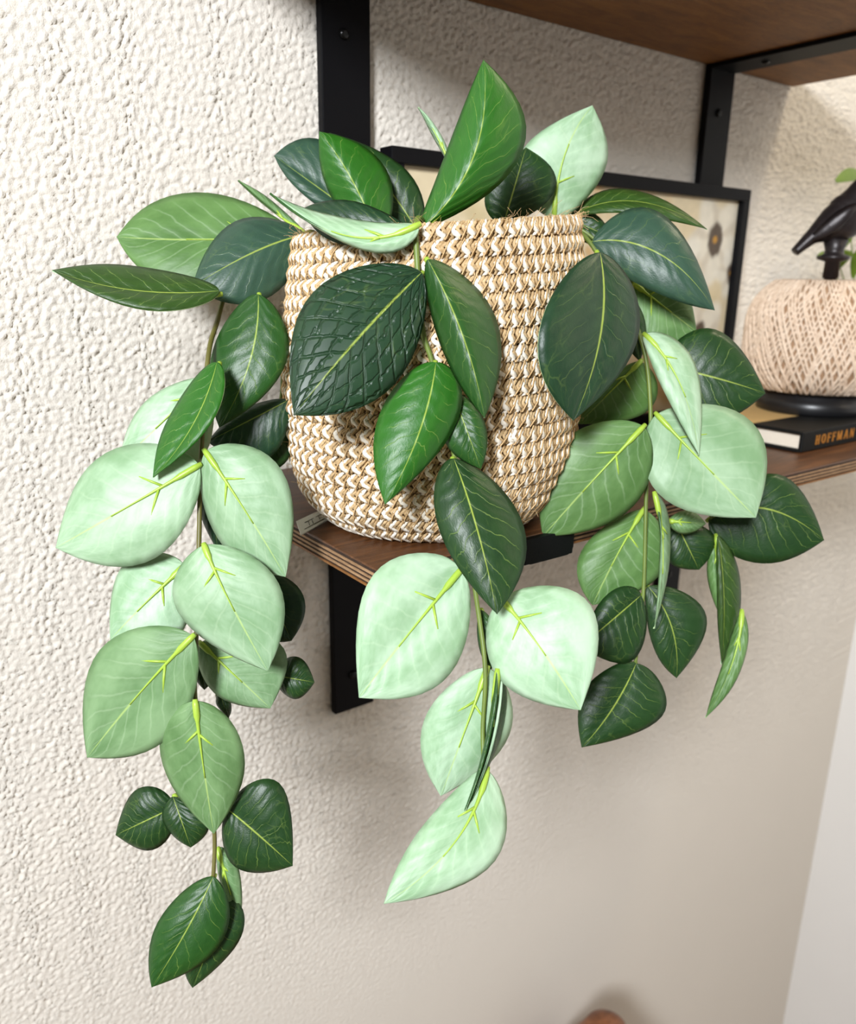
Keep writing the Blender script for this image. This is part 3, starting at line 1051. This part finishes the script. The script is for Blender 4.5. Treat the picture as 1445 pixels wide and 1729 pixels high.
# twine stand: black disc, rod, cup and a cast bird on top
M_IRON = plain('cast_iron', s2l(44, 38, 38), .38, .35, .35, 120, .0008)
zt = BZ + BH + .0008
st_c = on_z(1408, 700, zt)
yC = by + .072
c0 = on_y(1408, 425, yC)
cx, cy = float(c0[0]), yC
dC = float((RM.T @ (np.array([cx, cy, zt]) - CAM))[2])
px = dC / F                                            # metres per pixel there
zpx = lambda py: float(on_y(1408, py, cy)[2])
stand = thing('twine_stand', 'black round stand with a dark metal bird finial through the twine ball', 'twine holder', (cx, cy, zt))
R0 = 87 * px
g = Geo()
hb = max(.012, 34 * px)
g.lathe([(0, 0), (R0 * .97, 0), (R0, .002), (R0, hb * .45), (R0 * .965, hb * .62), (R0 * .90, hb * .78), (R0 * .88, hb * .95), (R0 * .8, hb), (0, hb)], 64, (cx, cy, zt))
g.build('disc_base', plain('black_disc', (.008, .008, .009, 1), .35, 0, .2, 200), stand)
g = Geo()
zb_ = zt + hb
g.lathe([(.006, 0), (.006, zpx(470) - zb_), (12 * px, zpx(470) - zb_), (11.5 * px, zpx(442) - zb_), (24 * px, zpx(438) - zb_), (25 * px, zpx(433) - zb_), (15 * px, zpx(429) - zb_), (14 * px, zpx(422) - zb_), (19 * px, zpx(405) - zb_), (0, zpx(400) - zb_)], 28, (cx, cy, zb_))
g.build('rod', M_IRON, stand)
# bird: one continuous body along a bent spine, beak and tail drawn out of it
ex = RM[:, 0] * 1.0
ez = np.array([0, 0, 1.0])
ey = np.cross(ez, ex)
P0 = on_y(1408, 400, cy)
bp = lambda x, y, s=0: P0 + ex * ((x - 1408) * px) + ez * ((400 - y) * px) + ey * (s * px)
spn = [(1349, 423, 7, 9), (1360, 412, 9, 11), (1373, 400, 12, 14), (1388, 390, 20, 21), (1403, 381, 28, 27), (1418, 373, 34, 29), (1431, 358, 33, 27), (1440, 341, 25, 23), (1448, 328, 22, 20), (1459, 322, 17, 16), (1468, 322, 7, 7), (1481, 326, 2, 2)]
ctr = spline([bp(a, b) for a, b, _, _ in spn], 48)
hs = np.interp(np.linspace(0, 1, 48), np.linspace(0, 1, len(spn)), [s[2] for s in spn]) * px
ws = np.interp(np.linspace(0, 1, 48), np.linspace(0, 1, len(spn)), [s[3] for s in spn]) * px
vs, fs, SG = [], [], 20
for i in range(48):
    t = ctr[min(i + 1, 47)] - ctr[max(i - 1, 0)]
    t /= np.linalg.norm(t)
    nrm_ = np.cross(t, ey); nrm_ /= np.linalg.norm(nrm_)
    for k in range(SG):
        w = 2 * math.pi * k / SG
        vs.append(ctr[i] + nrm_ * hs[i] * math.cos(w) + ey * ws[i] * math.sin(w))
fs = [[i * SG + k, i * SG + (k + 1) % SG, (i + 1) * SG + (k + 1) % SG, (i + 1) * SG + k] for i in range(47) for k in range(SG)]
fs += [list(range(SG))[::-1], [47 * SG + k for k in range(SG)]]
bird = mesh_obj('bird_finial', vs, fs, M_IRON, stand)
for sgn in (-1, 1):
    wg = spline([bp(1368, 402, sgn * 12), bp(1388, 386, sgn * 21), (bp(1408, 370, sgn * 28)), bp(1424, 356, sgn * 27)], 14)
    g = Geo()
    for q in (0, 1):
        pass
    vs, fs = [], []
    for i, p in enumerate(wg):
        t = i / 13
        hw = math.sin(math.pi * min(1, .12 + t * .8)) * 17 * px
        for a_, b_ in ((1, 0), (.5, 5), (-.5, 5), (-1, 0)):
            vs.append(p + np.array([0, 0, 1]) * hw * a_ + ey * sgn * b_ * px)
    n_ = len(wg)
    fs = [[i * 4 + k, i * 4 + k + 1, (i + 1) * 4 + k + 1, (i + 1) * 4 + k] for i in range(n_ - 1) for k in range(3)]
    fs += [[i * 4 + 3, i * 4, (i + 1) * 4, (i + 1) * 4 + 3] for i in range(n_ - 1)]
    w_ = mesh_obj('wing', vs, fs, M_IRON, None)
    w_.parent = bird

# ball of twine: barrel body with strands crossing both ways
zlo, zhi = zt + hb + .0008, zpx(474)
RB = 117 * px
ball = thing('twine_ball', 'large cream ball of criss-cross natural twine on the black stand', 'twine ball', (cx, cy, zlo))
hB = zhi - zlo
bprof = lambda t: RB * (1 - abs(2 * t - 1) ** 3.2 * (.26 if t < .5 else .34))
g = Geo()
g.lathe([(.014, 0.0)] + [(bprof(t) - .0012, t * hB) for t in np.linspace(.0, 1, 18)] + [(.014, hB)], 56, (cx, cy, zlo))
g.build('twine_core', M_TWINE_CORE, ball)
g = Geo()
rt = random.Random(8)
for dirn in (1, -1):
    for k in range(120):
        a0 = 2 * math.pi * (k + rt.uniform(-.4, .4)) / 120
        sw = rt.uniform(.45, .7) * dirn
        pts = []
        lay = rt.uniform(.0, .0016)
        for t in np.linspace(-.06, 1.06, 18):
            tt = min(1, max(0, t))
            r = bprof(tt) + lay
            if t < 0 or t > 1:
                r *= .8
            a_ = a0 + sw * (t - .5)
            pts.append((cx + r * math.cos(a_), cy + r * math.sin(a_), zlo + tt * hB))
        g.tube(pts, rt.uniform(.0009, .0015), 5)
o = g.build('twine_strand', M_TWINE, ball)
o['kind'] = 'stuff'

# sprig of green leaves standing behind the twine
sp_y = cy + .085
sp0 = on_y(1440, 620, sp_y)
sprig = thing('small_green_sprig', 'small green leafy sprig in a dark pot behind the bird finial', 'plant', (float(sp0[0]), sp_y, BZ))
sx_, dS = float(sp0[0]), float((RM.T @ (sp0 - CAM))[2])
g = Geo()
g.lathe([(.0, .0006), (.026, .0006), (.034, .06), (.036, .064), (.032, .064), (.030, .05), (0, .05)], 32, (sx_, sp_y, BZ))
g.build('pot', M_IRON, sprig)
M_SPRIG = plain('sprig_leaf', s2l(104, 134, 30), .5, 0, .2, 80)


def small_leaf(b, t_, w, dep):
    B_, T_ = on_y(*b, sp_y), on_y(*t_, sp_y - .006)
    side = np.cross(T_ - B_, RM[:, 2]); side /= np.linalg.norm(side)
    vs, fs = [], []
    for i in range(9):
        u = i / 8
        f_ = math.sin(math.pi * (.04 + .92 * u)) ** .8 * w
        c = B_ * (1 - u) + T_ * u + ez * .006 * math.sin(math.pi * u)
        for s_ in (-1, 0, 1):
            vs.append(c + side * s_ * f_ + RM[:, 2] * (-.002 * (1 - abs(s_))))
    for i in range(8):
        for k in range(2):
            fs.append([i * 3 + k, i * 3 + k + 1, i * 3 + k + 4, i * 3 + k + 3])
    n_ = len(vs)
    vs += [v + RM[:, 2] * .0008 for v in vs]
    fs += [[q + n_ for q in f_[::-1]] for f_ in fs]
    return mesh_obj('leaf', vs, fs, M_SPRIG, sprig)


for b, t_, w in (((1462, 300), (1410, 306), .0085), ((1402, 446), (1378, 436), .006), ((1418, 452), (1436, 424), .007), ((1424, 420), (1436, 398), .006),
                 ((1440, 470), (1452, 420), .008), ((1462, 350), (1490, 330), .009), ((1450, 400), (1480, 390), .008)):
    small_leaf(b, t_, w, dS)
g = Geo()
top_pot = np.array([sx_, sp_y, BZ + .05])
for q in ((1462, 300), (1402, 446), (1418, 452), (1436, 400), (1462, 350)):
    e = on_y(*q, sp_y)
    g.tube(spline([top_pot, (top_pot + e) / 2 + ez * .02, e], 10), .0008, 5)
g.build('stem', M_SPRIG, sprig)

# tall turned wooden vase under the shelf, only its top in the frame
vy = WALL - .10
vt = on_y(1026, 1711, vy)
VX, VZ = float(vt[0]), float(vt[2]) - FLOOR - .012
M_VASE = wood('vase_wood', s2l(76, 40, 18), s2l(118, 70, 40), s2l(150, 98, 66), (6, 6, 1), .8, .45)
vase = thing('wooden_floor_vase', 'tall reddish brown turned wooden vase under the shelf, only its rounded top showing', 'vase', (VX, vy, FLOOR))
g = Geo()
g.lathe([(0, .0005), (.060, .0005), (.066, .02), (.05, .08), (.055, VZ * .3), (.085, VZ * .6), (.088, VZ * .75), (.07, VZ * .9), (.036, VZ - .03), (.026, VZ - .010), (.014, VZ - .002), (0, VZ)], 48, (VX, vy, FLOOR))
g.build('vase_body', M_VASE, vase)
g = Geo()
g.lathe([(.064, .018), (.069, .022), (.069, .03), (.058, .036)], 48, (VX, vy, FLOOR))
g.build('foot_ring', M_VASE, vase)
